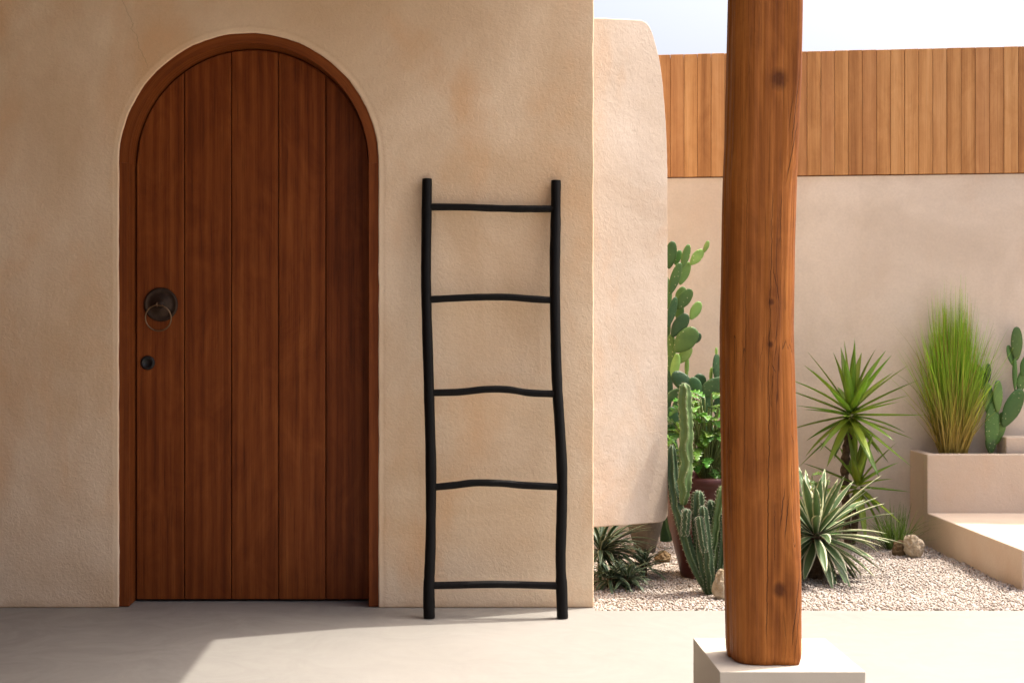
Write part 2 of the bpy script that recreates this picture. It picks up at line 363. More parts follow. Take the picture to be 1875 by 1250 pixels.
# door leaf: backing panel carrying five planks
DPY = WY+.118; RI = DR-.039-.0045
def strip(x0, x1, r, z0, y0, y1):
    pts = [(x0, z0), (x1, z0)]; n = 14
    for i in range(n+1):
        x = x1+(x0-x1)*i/n; q = max(r*r-(x-DX)**2, 0); pts.append((x, DS+math.sqrt(q) if q > 0 else DS))
    return prism([(x, y0, z) for x, z in pts], (0, y1-y0, 0))
v, f = strip(DX-RI-.03, DX+RI+.03, RI+.03, .012, WY+.1405, WY+.155); door = mk('door', v, f, DOORW, house, label='dark teak arched door leaf of five vertical planks')
edges = [DX-RI]+[(u-CU)*DPY/F for u in (337.5, 423.5, 510, 596.5)]+[DX+RI]
for i in range(5):
    v, f = strip(edges[i]+.0016, edges[i+1]-.0016, RI-.002, .010, DPY+.0012*((i*7) % 3), WY+.1402)
    mk('plank', v, f, DOORW, door, bevel=.003, seg=2)
kc = P(294.5, 557.5, DPY-.004); S = DPY/F
def disc_y(c, prof, sides=40):                        # lathe about the y axis; prof = (radius, depth toward camera)
    v, f = lathe((0, 0, 0), prof, sides); return [(c[0]+p[0], c[1]-p[2], c[2]+p[1]) for p in v], f
v, f = disc_y(kc, [(31*S, -.003), (31*S, .004), (28.5*S, .007), (26*S, .005), (24*S, .003), (19*S, .005), (13*S, .011), (9*S, .013), (6.5*S, .014), (6*S, .02), (7.5*S, .026), (5*S, .031), (.5*S, .032)])
mk('knocker_plate', v, f, DARKBRZ, door, smooth=True)
v, f = tube([(kc.x-.007, kc.y-.022, kc.z+.006), (kc.x-.008, kc.y-.037, kc.z+.006), (kc.x-.008, kc.y-.041, kc.z), (kc.x-.008, kc.y-.036, kc.z-.007), (kc.x-.007, kc.y-.022, kc.z-.007)], [.0035]*5, 8)
mk('knocker_loop', v, f, BRONZE, door, smooth=True)
rc = P(289, 582, DPY-.037); rp = []
for i in range(41):
    a = 2*math.pi*i/40; rp.append((rc.x+23.5*S*math.sin(a), rc.y+.012*(1-math.cos(a))*.6, rc.z+23.5*S*math.cos(a)))
v, f = tube(rp, [.0032]*41, 8); mk('knocker_ring', v, f, BRONZE, door, smooth=True)
lc = P(270.5, 664, DPY)
v, f = disc_y(lc, [(13.2*S, -.003), (13.2*S, .004), (11.5*S, .008), (8*S, .009), (7.6*S, .007), (.3*S, .007)]); mk('lock_cylinder', v, f, LOCKM, door, smooth=True)

# ================================================================ wing wall
HA = Vector((.607, 5.58, 0)); WA = R(35); wd = Vector((math.cos(WA), math.sin(WA), 0)); wnv = Vector((math.sin(WA), -math.cos(WA), 0))
def onwing(u, v):
    d = Vector(((u-CU)/F, 1, -(v-CV)/F)); t = (HA-Vector((0, 0, CH))).dot(wnv)/d.dot(wnv); return Vector((0, 0, CH))+d*t
ol = [(1073, 33), (1100, 33), (1130, 34), (1160, 35.5), (1175, 37), (1184, 41), (1191, 50), (1196, 62), (1201, 80), (1207, 103), (1211, 127), (1214, 152), (1217, 185), (1219.5, 222), (1221.5, 262),
      (1222.5, 310), (1222.8, 380), (1223, 480), (1223, 600), (1223, 720), (1223.3, 830), (1224, 900), (1224, 934), (1222.5, 946), (1218, 953), (1210, 956), (1190, 957.5), (1150, 961), (1110, 963.5), (1073, 966)]
dense = []
for i in range(len(ol)-1):
    for k in range(4):
        t = k/4; u = ol[i][0]*(1-t)+ol[i+1][0]*t; w = ol[i][1]*(1-t)+ol[i+1][1]*t
        j = .7*mn.noise(Vector((u*.06, w*.06, 2)))+.4*mn.noise(Vector((u*.25, w*.25, 9))); dense.append((u+j, w+j*.8))
dense.append(ol[-1])
pts = [onwing(*q) for q in dense]
lo = pts[0]; pts[0].x = max(pts[0].x, CX-.02)
v, f = prism(pts, -wnv*.13)
mk('wing_wall', v, f, WING, origin=(.7, 5.66, .3), bevel=.012, seg=3, label='pale pinkish plaster wing wall with rounded top corner, hanging clear of the gravel', cat='wall')

# ================================================================ boundary wall and fence
def wy(x): return 7.2-(x-2.578)*.1163
WZ, FZ = 1.94, 2.617
v, f = prism([(-2, wy(-2), -.05), (6, wy(6), -.05), (6, wy(6)+.2, -.05), (-2, wy(-2)+.2, -.05)], (0, 0, WZ+.05))
mk('boundary_wall', v, f, BACKW, origin=(2, wy(2), 0), label='smooth beige plaster boundary wall behind the plants', cat='wall')
fence = empty('timber_fence', (2, wy(2), WZ), 'orange brown fence of upright timber boards on top of the boundary wall', 'fence')
ang = math.atan(-.1163); ex = Vector((math.cos(ang), math.sin(ang), 0)); ey = Vector((-math.sin(ang), math.cos(ang), 0))
s0 = (Vector((1.0, wy(1.0), 0))); bw = .0731; i = 0
while i < 44:
    a = i*bw; g = .0007+.0004*random.random(); d = -.016+.0035*random.random(); h = FZ+.0008*random.uniform(-1, 1)
    q = [s0+ex*(a+g)+ey*d, s0+ex*(a+bw-g)+ey*d]
    q = [Vector((p.x, p.y, WZ+.006)) for p in q]
    v, f = prism([q[0], q[1], q[1]+ey*.02, q[0]+ey*.02], (0, 0, h-WZ-.006))
    mk('board', v, f, BOARDW, fence, bevel=.002); i += 1
q = [s0+ey*.012, s0+ex*(44*bw)+ey*.012]; q = [Vector((p.x, p.y, WZ+.004)) for p in q]
v, f = prism([q[0], q[1], q[1]+ey*.03, q[0]+ey*.03], (0, 0, FZ-WZ-.02)); mk('backing_panel', v, f, FRAMEW, fence)

# ================================================================ step, planter
SX = 2.482
v, f = box(SX, 6, 5.80, 6.949, -.05, .163); mk('patio_step', v, f, PLANT, origin=(SX, 5.8, 0), bevel=.006, label='low beige plaster step at the right edge of the gravel', cat='step')
planter = empty('planter_box', (SX, 6.95, 0), 'raised beige plaster planter box holding the tall grass', 'planter')
x0, x1, y0 = SX, 6.0, 6.95
for nm, (a, b, c, d, e, g) in {'front_wall': (x0, x1, y0, y0+.055, -.05, .466), 'end_wall': (x0, x0+.055, y0+.0555, wy(x0)-.001, -.05, .466)}.items():
    v, f = box(a, b, c, d, e, g); mk(nm, v, f, PLANT, planter, bevel=.006, seg=3)
v, f = prism([(x0+.056, y0+.056, -.05), (x1, y0+.056, -.05), (x1, 7.3, -.05), (x0+.056, 7.3, -.05)], (0, 0, .49)); mk('soil', v, f, SOIL, planter)
v, f = box(2.93, 6, 7.045, 7.3, .445, .548); mk('plaster_ledge', v, f, PLANT, origin=(2.93, 7.04, .466), bevel=.006, label='small beige plaster ledge at the right end of the planter', cat='ledge')

# ================================================================ post and plinth
PZ = .18
v, f = box(.747, 1.148, 3.69, 4.09, 0, PZ); mk('plinth', v, f, PLINTH, origin=(.95, 3.89, 0), bevel=.002, label='square pale cast stone plinth under the wooden post', cat='plinth')
PY = 3.85
uL = [(-400, 1338), (0, 1336), (100, 1334), (250, 1331), (330, 1327), (450, 1325), (600, 1322), (700, 1323), (850, 1325), (1000, 1328), (1080, 1330), (1180, 1332), (1250, 1333)]
uR = [(-400, 1474), (0, 1472.5), (90, 1471.5), (150, 1471), (250, 1466), (330, 1461), (450, 1457), (600, 1456), (700, 1460), (800, 1463), (950, 1467), (1100, 1470.5), (1250, 1471)]
nR = [(-400, 9), (60, 9), (120, 7), (340, 2.5), (700, 2.15), (950, 2.4), (1120, 5), (1220, 9)]
SIDES, ROWS = 288, 220
pv, pf = [], []
for i in range(ROWS+1):
    z = PZ+.001+(HTOP-.162-PZ)*i/ROWS; vv = CV-(z-CH)*F/PY
    L = (interp(vv, uL)-CU)*PY/F; Rr = (interp(vv, uR)-CU)*(PY-interp(interp(vv, nR), [(2.5, .035), (5, .075), (9, .09)]))/F
    cx = (L+Rr)/2; a = (Rr-L)/2; b = .098; nr = interp(vv, nR)
    for k in range(SIDES):
        th = 2*math.pi*k/SIDES; c, s = math.cos(th), math.sin(th)
        n = nr if c > 0 else 2.9
        rr = (abs(c)**n+abs(s)**n)**(-1/n)
        x, y = c*rr, s*rr
        d = .002*mn.noise(Vector((x*2.2, y*2.2, z*1.6)))+.0022*mn.noise(Vector((x*6, y*6, z*2.2)))+.0010*mn.noise(Vector((x*26, y*26, z*3)))
        g = math.exp(-((th-R(205)-.05*mn.noise(Vector((0, 4, z*2))))/.03)**2)*(.009 if z > .5 else .004)+(.004 if R(180) < th < R(203) else 0)
        m = 1+(d-g)/.1
        if z < PZ+.03: m *= 1-.05*(1-(z-PZ)/.03)**2
        pv.append((cx+a*x*m, PY+b*y*m, z))
for i in range(ROWS):
    for k in range(SIDES): pf.append((i*SIDES+k, i*SIDES+(k+1) % SIDES, (i+1)*SIDES+(k+1) % SIDES, (i+1)*SIDES+k))
pf.append(tuple(range(SIDES))); pf.append(tuple(ROWS*SIDES+k for k in range(SIDES)))
PO = Vector(((1398-CU)*PY/F, PY, PZ))
kn = []
for (u, w, r) in ((1427, 1079, .019), (1425, 145, .024), (1412, 552, .008), (1410, 630, .008)):
    q = P(u, w, PY-.095)-PO; kn.append((q.x, q.z, r))
LN = []
for (ua, va, ub, vb, wd) in ((1414, 330, 1404, 760, .0011), (1408, 690, 1402, 1190, .0013), (1440, 872, 1424, 985, .0016), (1447, 890, 1434, 1010, .0016), (1452, 830, 1449, 930, .0012), (1410, 470, 1426, 550, .001),
                             (1408, 660, 1424, 690, .0012), (1466, 200, 1436, 350, .0014), (1464, 130, 1446, 290, .0011), (1455, 150, 1440, 260, .001), (1468, 1030, 1446, 1200, .0014), (1470, 1080, 1452, 1212, .001), (1430, 330, 1428, 480, .001), (1418, 900, 1416, 1060, .0008), (1368, 300, 1362, 900, .0006)):
    qa, qb = P(ua, va, PY-.09)-PO, P(ub, vb, PY-.09)-PO; LN.append((qa.x, qa.z, qb.x, qb.z, wd))
POSTW = mat_wood('post_timber', [(.05, (.10, .024, .0045)), (.40, (.215, .067, .0115)), (.6, (.295, .098, .018)), (.95, (.41, .155, .034))], ring=5, stretch=.045, rough=.5, vary=0, coat=.0, knots=kn, checks=.85, lines=LN, contrast=2.0)
mk('wooden_post', pv, pf, POSTW, origin=PO, smooth=True, label='thick reddish brown hewn timber post standing on the square plinth', cat='post')

# ================================================================ ladder
YF, YT = 5.19, 5.3635; kk = (YT-YF)/1.716
def onlad(u, v):
    Y = (YF+CH*kk)/(1+kk*(v-CV)/F); return P(u, v, Y)
lad = empty('ladder', onlad(905, 1131), 'black wooden ladder with five rungs leaning against the plaster wall', 'ladder')
railL = [(782, 328), (781, 410), (780, 500), (781.5, 580), (784, 660), (786.5, 750), (789, 850), (789, 940), (788, 1010), (785.5, 1075), (786, 1131)]
railR = [(1018, 331), (1017.5, 400), (1016, 480), (1016.5, 570), (1018, 650), (1021, 720), (1025.5, 790), (1029, 865), (1028.5, 940), (1026.5, 1020), (1028.5, 1080), (1030, 1131)]
for si, rl in enumerate((railL, railR)):
    path = lerp_path([onlad(*q) for q in rl], 70)
    path[-1].z = .001
    rad = [.0208+.0022*mn.noise(Vector((i*.13, si*9, 1)))+.001*mn.noise(Vector((i*.5, si*5, 7)))+(.0018 if i > 60 else 0) for i in range(70)]
    rad[0] *= .93; rad[-1] *= .95
    v, f = tube(path, rad, 18); mk('rail', v, f, BLACK, lad, smooth=True).modifiers.new('e', 'EDGE_SPLIT').split_angle = R(50)
rungs = [[(782, 379), (850, 379.5), (905, 381.5), (960, 382.5), (1017, 382.5)], [(781, 548.5), (830, 546), (880, 544), (930, 544), (970, 547), (1016, 550)],
         [(785, 719), (840, 717.5), (890, 712.5), (930, 713), (970, 719), (1020, 721)], [(789, 892), (830, 888), (870, 883.5), (920, 884.5), (960, 888), (1028, 891)],
         [(786, 1071.5), (850, 1070), (905, 1069), (960, 1070), (1028, 1072)]]
for ri, rg in enumerate(rungs):
    path = lerp_path([onlad(*q) for q in rg], 40)
    rad = [.0142+.0013*mn.noise(Vector((i*.2, ri*7, 3))) for i in range(40)]
    v, f = tube(path, rad, 14); mk('rung', v, f, BLACK, lad, smooth=True)

# ================================================================ gravel
def mat_gravel():
    t = NT('pale_gravel'); a = t.n('Attribute', attribute_name='pebble').outputs['Color']
    n = t.noise(t.pos, 300, 2); return t.fin(t.mix(t.remap(n, .3, .7, 0, .3), a, (.45, .38, .32)), .85, None, .2)
GRAVEL = mat_gravel()
def in_gravel(x, y): return (y > FE+.004) and (y < wy(x)-.004) and (x > CX+.008) and (x < SX-.004 or y < 5.795)
def pebbles(name, P3, size, kind='stuff', parent=None):
    bm = bmesh.new(); bmesh.ops.create_icosphere(bm, subdivisions=1, radius=1); bv = np.array([q.co[:] for q in bm.verts]); bf = np.array([[q.index for q in w.verts] for w in bm.faces]); bm.free()
    n = len(P3); sc = size*rng.uniform(.55, 1.15, (n, 1, 1))*rng.uniform(.7, 1.25, (n, 1, 3)); sc[:, :, 2] *= .75
    th = rng.uniform(0, 6.28, n); c, s = np.cos(th), np.sin(th)
    V = bv[None]*(1+rng.uniform(-.18, .18, (n, len(bv), 1)))*sc
    tl = rng.uniform(-.5, .5, n)[:, None]; V[:, :, 2] += V[:, :, 0]*tl
    X = V[:, :, 0]*c[:, None]-V[:, :, 1]*s[:, None]; Yy = V[:, :, 0]*s[:, None]+V[:, :, 1]*c[:, None]
    W = np.stack([X, Yy, V[:, :, 2]], -1)+np.array(P3)[:, None, :]
    Fc = (bf[None]+(np.arange(n)*len(bv))[:, None, None]).reshape(-1, 3)
    me = bpy.data.meshes.new(name); me.vertices.add(n*len(bv)); me.vertices.foreach_set('co', W.reshape(-1).astype(np.float32))
    me.loops.add(len(Fc)*3); me.loops.foreach_set('vertex_index', Fc.reshape(-1).astype(np.int32)); me.polygons.add(len(Fc))
    me.polygons.foreach_set('loop_start', np.arange(0, len(Fc)*3, 3, dtype=np.int32)); me.update(calc_edges=True)
    pal = np.array([(.66, .58, .50), (.72, .65, .58), (.60, .50, .42), (.76, .71, .66), (.56, .48, .41), (.66, .56, .48), (.46, .39, .33)])
    ci = .60*pal[rng.choice(len(pal), n, p=[.24, .22, .17, .15, .08, .10, .04])]*rng.uniform(.88, 1.12, (n, 1))
    at = me.attributes.new('pebble', 'FLOAT_COLOR', 'POINT')
    at.data.foreach_set('color', np.repeat(np.concatenate([ci, np.ones((n, 1))], 1), len(bv), 0).reshape(-1).astype(np.float32))
    me.materials.append(GRAVEL); o = bpy.data.objects.new(name, me); col.objects.link(o); o['kind'] = kind
    if parent: o.parent = parent; o.location = -WLOC[parent.name]
    return o
pts3 = []
step = .0097; ny = int((7.6-FE)/step)
for j in range(ny):
    for i in range(int((3.0-.56)/step)):
        x = .56+i*step+random.uniform(-.006, .006); y = FE+j*step+random.uniform(-.006, .006)
        if in_gravel(x, y):
            z = -.014+.010*mn.noise(Vector((x*3.2, y*3.2, 4)))+random.uniform(-.004, .004)
            if y < FE+.06: z -= .004
            pts3.append((x, y, z))
gv = pebbles('gravel', pts3, .0070); gv['label'] = 'bed of small pale pinkish beige pebbles'; gv['category'] = 'gravel'
BED = mat_simple('gravel_bed', (.34, .28, .22), (.46, .38, .31), 60, .95, .3, .1)
gb = prism([(CX-.02, FE, -.022), (6, FE, -.022), (6, wy(6), -.022), (CX-.02, wy(CX), -.022)], (0, 0, -.03)); mk('gravel_bed', gb[0], gb[1], BED, kind='structure')
pp = []
for _ in range(2600):
    x = random.uniform(2.54, 3.4); y = random.uniform(7.006, 7.2)
    if y < wy(x)-.004 and not (x > 2.925 and y > 7.04): pp.append((x, y, .444+random.uniform(-.003, .004)))
pg = pebbles('planter_gravel', pp, .0082, parent=planter)

# ================================================================ plants
def leaf(name, base, az, el, length, width, droop, mat, parent, prof='agave', rows=9, fold=.25, thick=.08, twist=0, curl=0):
    """one thick folded leaf starting at base, heading az/el, bending down by droop (radians over its length)"""
    v, f, uv = [], [], []; p = Vector(base); e = el; a = az
    for i in range(rows+1):
        t = i/rows
        if prof == 'agave': w = (.42+1.05*t-.15*t*t if t < .45 else (.86)*(1-((t-.45)/.55)**2.1))*1.1
        elif prof == 'yucca': w = (.75+.5*t if t < .3 else .9*(1-((t-.3)/.7)**1.7))
        else: w = (.6+.4*math.sin(math.pi*t))*(1-t**3)
        w = max(w, .012)*width/2
        d = Vector((math.cos(e)*math.cos(a), math.cos(e)*math.sin(a), math.sin(e)))
        side = Vector((-math.sin(a), math.cos(a), 0)); up = side.cross(d)*-1
        if up.z < 0 and abs(e) < R(89): up = -up
        tw = twist*t; side, up = side*math.cos(tw)+up*math.sin(tw), up*math.cos(tw)-side*math.sin(tw)
        th = thick*width*(1-.8*t)
        for (s, h) in ((-1, fold), (-.5, fold*.42), (0, 0), (.5, fold*.42), (1, fold)):
            v.append(p+side*w*s+up*w*h); uv.append((.5+s/2, t))
        v.append(p-up*th); uv.append((.5, t))
        p = p+d*(length/rows); e -= droop/rows; a += curl/rows
    for i in range(rows):
        for k in range(6):
            f.append((i*6+k, i*6+(k+1) % 6, i*6+6+(k+1) % 6, i*6+6+k))
    f.append((0, 1, 2, 3, 4, 5)); f.append(tuple(rows*6+k for k in range(6)))
    return mk(name, v, f, mat, parent, smooth=True, uv=uv)
AGV = mat_leaf('variegated_leaf', (.085, .15, .06), (.11, .19, .075), margin=(.66, .66, .42), mw=.15, rough=.42, trans=.18, var=.14)
AGD = mat_leaf('dark_agave_leaf', (.035, .075, .04), (.06, .115, .055), margin=(.34, .38, .22), mw=.10, rough=.45, trans=.12, var=.2)
YUC = mat_leaf('yucca_leaf', (.32, .47, .05), (.13, .26, .04), rough=.35, trans=.38, var=.25)
BUD = mat_leaf('agave_heart', (.16, .24, .07), (.2, .3, .1), rough=.4, trans=.2, var=.1)
LOB = mat_leaf('lobed_leaf', (.075, .20, .022), (.12, .29, .035), rough=.3, trans=.35, var=.3, mid=(.12, .26, .06))
FERN = mat_leaf('feathery_leaf', (.08, .18, .03), (.13, .27, .05), rough=.4, trans=.35, var=.25)

# variegated rosette at the right of the post
c = P(1494, 972, 6.06); vag = empty('variegated_agave', (c.x, c.y, -.01), 'variegated green and cream rosette plant beside the wooden post', 'agave')
v, f = tube([(c.x, c.y, -.015), (c.x, c.y, .1), (c.x, c.y, c.z+.01)], [.035, .04, .03], 12); mk('stem', v, f, BARK, vag)
random.seed(11); n = 82
for i in range(n):
    t = i/(n-1); az = i*2.39996+random.uniform(-.15, .15); el = R(82-128*t**.8)+random.uniform(-.1, .1)
    L = interp(t, [(0, .22), (.15, .33), (.5, .40), (.8, .35), (1, .26)])*random.uniform(.85, 1.12)
    if math.sin(az) < 0 and el < R(25): L *= .8                      # leaves reaching toward the viewer
    b = (c.x+.025*math.cos(az), c.y+.025*math.sin(az), c.z-.075*t+.015)
    dr = interp(t, [(0, .05), (.5, .35), (1, .45)])*random.uniform(.6, 1.5)
    if el < 0: el = max(el, R(-42))
    leaf('leaf', b, az, el, L, .047*random.uniform(.85, 1.15), dr, AGV, vag, fold=.32, thick=.05, curl=random.uniform(-.2, .2))
leaf('heart', (c.x, c.y-.018, c.z+.0), R(-90), R(65), .03, .035, .3, BUD, vag, rows=4)

# dark rosettes below the wing wall
def rosette(x, y, zc, n, L, w, lab, seed, azlim=None, el0=80, el1=-25, mat=AGD):
    random.seed(seed); r = empty('striped_agave', (x, y, -.01), lab, 'agave', 'agaves below the wing wall')
    v, f = tube([(x, y, -.015), (x, y, zc)], [.018, .016], 10); mk('stem', v, f, BARK, r)
    for i in range(n):
        t = i/(n-1); az = i*2.39996+random.uniform(-.2, .2); el = R(el0+(el1-el0)*t**.85)+random.uniform(-.12, .12)
        l = L*random.uniform(.75, 1.15)*(.7+.3*min(1, t*3))
        reach = x+l*math.cos(el)*math.cos(az)
        if reach < CX+.01: az = math.pi-az; l *= .9                 # leaves grow away from the house
        leaf('leaf', (x+.01*math.cos(az), y+.01*math.sin(az), zc-.03*t), az, el, l, w*random.uniform(.85, 1.15), random.uniform(.5, 1.3), mat, r, fold=.3, thick=.05, curl=random.uniform(-.3, .3))
    return r
q = G(1101, 1052); rosette(q.x, q.y, .12, 90, .27, .022, 'largest dark striped agave, against the house corner under the wing wall', 3)
q = G(1118, 1070); rosette(q.x, q.y, .04, 44, .135, .021, 'small striped agave in front of the largest one at the house corner', 4, el0=70, el1=-5)
q = G(1178, 1052); rosette(q.x, q.y, .05, 40, .14, .017, 'small dark agave nearest the red pot, under the wing wall', 5, el0=80, el1=0)
q = G(1148, 1071); rosette(q.x, q.y, .04, 40, .13, .02, 'small low agave between two others under the wing wall', 6, el0=70, el1=-5)

# yucca tree
y0 = 7.0; yb = P(1556, 985, y0); yuc = empty('yucca_tree', (yb.x, yb.y, -.01), 'spiky green yucca tree with two leaf heads against the boundary wall', 'yucca')
tp = [P(1553, 1000, y0), P(1549, 930, y0), P(1547, 860, y0), P(1552, 805, y0), P(1557, 762, y0)]; tp[0].z = -.015
path = lerp_path(tp, 40); rad = [.021+.004*math.sin(i*1.7)+.003*mn.noise(Vector((i*.9, 1, 1))) for i in range(40)]
v, f = tube(path, rad, 12, section=lambda k, i: 1+.12*mn.noise(Vector((k*1.3, i*1.1, 3)))); mk('trunk', v, f, BARK, yuc)
tp = [P(1560, 1000, y0+.03), P(1566, 950, y0-.02), P(1568, 905, y0-.02)]; tp[0].z = -.015
v, f = tube(lerp_path(tp, 14), [.018]*14, 10); mk('trunk', v, f, BARK, yuc)
def head(c, n, L, w, seed, elA=88, elB=-52, lo=None):
    random.seed(seed)
    for i in range(n):
        t = i/(n-1); az = i*2.39996+random.uniform(-.2, .2); el = R(elA+(elB-elA)*t**.95)+random.uniform(-.08, .08)
        l = L*random.uniform(.85, 1.1)
        room = (wy(c.x)-.02-c.y); out = l*math.cos(el)*math.sin(az)
        if out > room: l = max(.4*l, l*room/out)
        leaf('leaf', c+Vector((.012*math.cos(az), .012*math.sin(az), .03-.09*t)), az, el, l, w*random.uniform(.85, 1.15), random.uniform(-.05, .35), YUC, yuc, prof='yucca', fold=.35, thick=.05, rows=7)
head(P(1558, 752, y0-.08), 46, .345, .05, 21)
head(P(1571, 885, y0-.10), 24, .28, .044, 22, 85, -65)

# tall ornamental grass
def blades(name, c, n, hgt, spread, base_r, cols, parent, seed, w=.0032, ymax=None, stray=.1, lean=0, col_at=(.2, .55)):
    r = np.random.default_rng(seed); V, Fc, C = [], [], []
    for b in range(n):
        az = r.uniform(0, 6.283); rr = base_r*math.sqrt(r.uniform()); st = r.uniform() < stray
        h = hgt*(r.beta(5.5, 3.0) if not st else r.uniform(.6, 1.0)); s = spread*abs(r.normal(0, .6))*(1.9 if st else 1)
        h = max(.25*hgt, h*(1-.25*min(1, s/spread)))
        bx, by = c[0]+rr*math.cos(az), c[1]+rr*math.sin(az)*.7; az2 = az+r.normal(0, .6); pw = r.uniform(.95, 1.6) if not st else r.uniform(1.2, 2.2); sag = r.uniform(0, .18)*(2.2 if st else 1)*s
        wa = r.uniform(0, 3.14); ww = w*r.uniform(.6, 1.3); seg = 7; hue = r.uniform(); vb = r.uniform(); dead = r.uniform()
        i0 = len(V)
        for i in range(seg+1):
            t = i/seg; x = bx+s*math.cos(az2)*t**pw; y = by+s*math.sin(az2)*t**pw*.8; z = c[2]+h*t-sag*t**4
            if ymax is not None: y = min(y, ymax(x)-.006-.01*r.uniform())
            k = ww*(1-t**1.5)*.5+.0003
            V += [(x-k*math.cos(wa), y-k*math.sin(wa), z), (x+k*math.cos(wa), y+k*math.sin(wa), z)]
            m = np.clip((t*h/hgt-col_at[0])/(col_at[1]-col_at[0])+(hue-.5)*.5, 0, 1) if dead > .16 else .12*hue
            cc = np.array(cols[0])*(1-m)+np.array(cols[1])*m
            cc = cc*(.55+.75*vb)
            if m > .8: cc = cc*(1-.45*hue)+np.array(cols[2])*.45*hue*(.55+.75*vb)
            C += [(*cc, 1)]*2
        for i in range(seg): Fc.append((i0+2*i, i0+2*i+1, i0+2*i+3, i0+2*i+2))
    base = WLOC[parent.name] if parent else Vector((0, 0, 0))
    me = bpy.data.meshes.new(name); me.from_pydata([(a[0]-base[0], a[1]-base[1], a[2]-base[2]) for a in V], [], Fc)
    at = me.attributes.new('tint', 'FLOAT_COLOR', 'POINT'); at.data.foreach_set('color', np.array(C, np.float32).reshape(-1))
    me.materials.append(GRASS); o = bpy.data.objects.new(name, me); col.objects.link(o); o['kind'] = 'stuff'
    if parent: o.parent = parent
    WLOC[o.name] = base
    return o
def mat_grass():
    t = NT('grass_blade'); a = t.n('Attribute', attribute_name='tint').outputs['Color']; t.fin(a, .5, None, .3)
    tr = t.n('BsdfTranslucent', {'Color': a}); mx = t.n('MixShader', {0: .42, 1: t.b.outputs[0], 2: tr.outputs[0]}); t.t.links.new(mx.outputs[0], t.out.inputs[0]); return t.m
GRASS = mat_grass()
gc = P(1746, 828, 7.075); gc.z = .44
tg = empty('ornamental_grass', gc, 'tall clump of fine green grass with straw coloured base in the planter', 'grass clump')
blades('blades', gc, 2100, 1.0, .15, .07, [(.46, .35, .09), (.27, .50, .04), (.46, .66, .07)], tg, 5, w=.0055, ymax=wy, stray=.08, col_at=(.14, .42))
q = P(1640, 1003, 6.85); q.z = -.015; sg = empty('small_grass', q, 'small wispy grass tuft beside the rocks near the step', 'grass clump')
blades('blades', q, 210, .30, .24, .045, [(.14, .20, .05), (.17, .30, .05), (.27, .36, .07)], sg, 8, w=.004, ymax=wy, stray=.25, col_at=(.0, .3))

# prickly pears
PADA = mat_pad('pad_mid_green', (.055, .125, .028), (.085, .175, .035), (.42, .46, .22))
PADD = mat_pad('pad_dark_green', (.022, .065, .022), (.042, .10, .03), (.12, .18, .07))
PADL = mat_pad('pad_young_green', (.14, .25, .055), (.20, .33, .08), (.50, .52, .26))
def pad(u, w, L, W, tilt, Y, mat, parent, yaw=0, lean=0):
    """flat egg-shaped pad centred on a photo pixel; tilt = lean to the right in the picture, yaw turns its face"""
    s = Y/F; c = P(u, w, Y); a, b, th = W*s/2, L*s/2, max(.008, W*s*.11); v, f, uv = [], [], []; m, n = 12, 22
    yw = R(yaw); a2 = a/max(.35, math.cos(yw))
    for i in range(m+1):
        ph = math.pi*i/m; zz = -math.cos(ph); r = math.sin(ph)**.85; sh = 1 if zz > -.1 else 1-.42*((-zz-.1)/.9)**1.2
        for k in range(n):
            q = 2*math.pi*k/n; x = a2*r*sh*math.cos(q); y = th*r**.7*(math.sin(q)); z = b*zz
            x, y = x*math.cos(yw)-y*math.sin(yw), x*math.sin(yw)+y*math.cos(yw)
            y, z = y*math.cos(lean)-z*math.sin(lean), y*math.sin(lean)+z*math.cos(lean)
            tl = R(tilt); x, z = x*math.cos(tl)+z*math.sin(tl), -x*math.sin(tl)+z*math.cos(tl)
            v.append((c.x+x, c.y+y, c.z+z))
    for i in range(m):
        for k in range(n): f.append((i*n+k, i*n+(k+1) % n, (i+1)*n+(k+1) % n, (i+1)*n+k))
    return mk('pad', v, f, mat, parent, smooth=True)
Yp = 6.92
op = empty('prickly_pear', (P(1222, 900, Yp).x, Yp, -.01), 'tall prickly pear with many mid green pads rising beside the wing wall', 'cactus', 'prickly pears')
Z5 = lambda x, y: (1200+.24*x, 420+.24*y)
random.seed(5)
for (x, y, L, W, t, m, dy) in [(118, 195, 215, 92, 8, PADA, 0), (170, 215, 120, 58, 20, PADA, .04), (230, 205, 190, 66, 16, PADA, -.02), (150, 375, 260, 82, 18, PADA, -.05), (222, 335, 190, 78, 22, PADL, .02), (315, 213, 150, 82, 40, PADL, .0),
        (388, 132, 98, 38, 20, PADL, .0), (190, 495, 130, 72, 30, PADL, .03), (222, 533, 185, 100, 35, PADA, -.03), (305, 620, 155, 82, 28, PADL, .0), (125, 630, 240, 70, 15, PADD, -.06), (182, 630, 130, 70, 8, PADA, .03),
        (185, 732, 210, 110, 35, PADD, -.04), (230, 845, 240, 150, 42, PADA, -.06), (315, 830, 95, 66, 30, PADD, .0), (225, 955, 160, 88, 35, PADL, .0), (240, 1050, 170, 34, 2, PADL, .03), (112, 960, 330, 84, 4, PADA, -.01),
        (150, 1050, 210, 70, 10, PADL, -.02), (85, 480, 260, 90, -6, PADA, .02), (70, 760, 300, 100, 2, PADA, .02), (80, 1250, 380, 105, 2, PADD, -.01), (84, 1600, 420, 110, 0, PADD, -.01), (84, 1950, 420, 110, 0, PADD, -.01)]:
    u, w = Z5(x, y); pad(u, w, L*.24, W*.24, t, Yp+dy, m, op, yaw=random.uniform(-20, 20))
v, f = tube([P(1219, 990, Yp), P(1220, 860, Yp), P(1219, 700, Yp+.01)], [.03, .028, .02], 12); v = [Vector((a.x, a.y, max(a.z, -.015))) for a in v]; mk('trunk', v, f, PADD, op, smooth=True)
Yq = 6.55
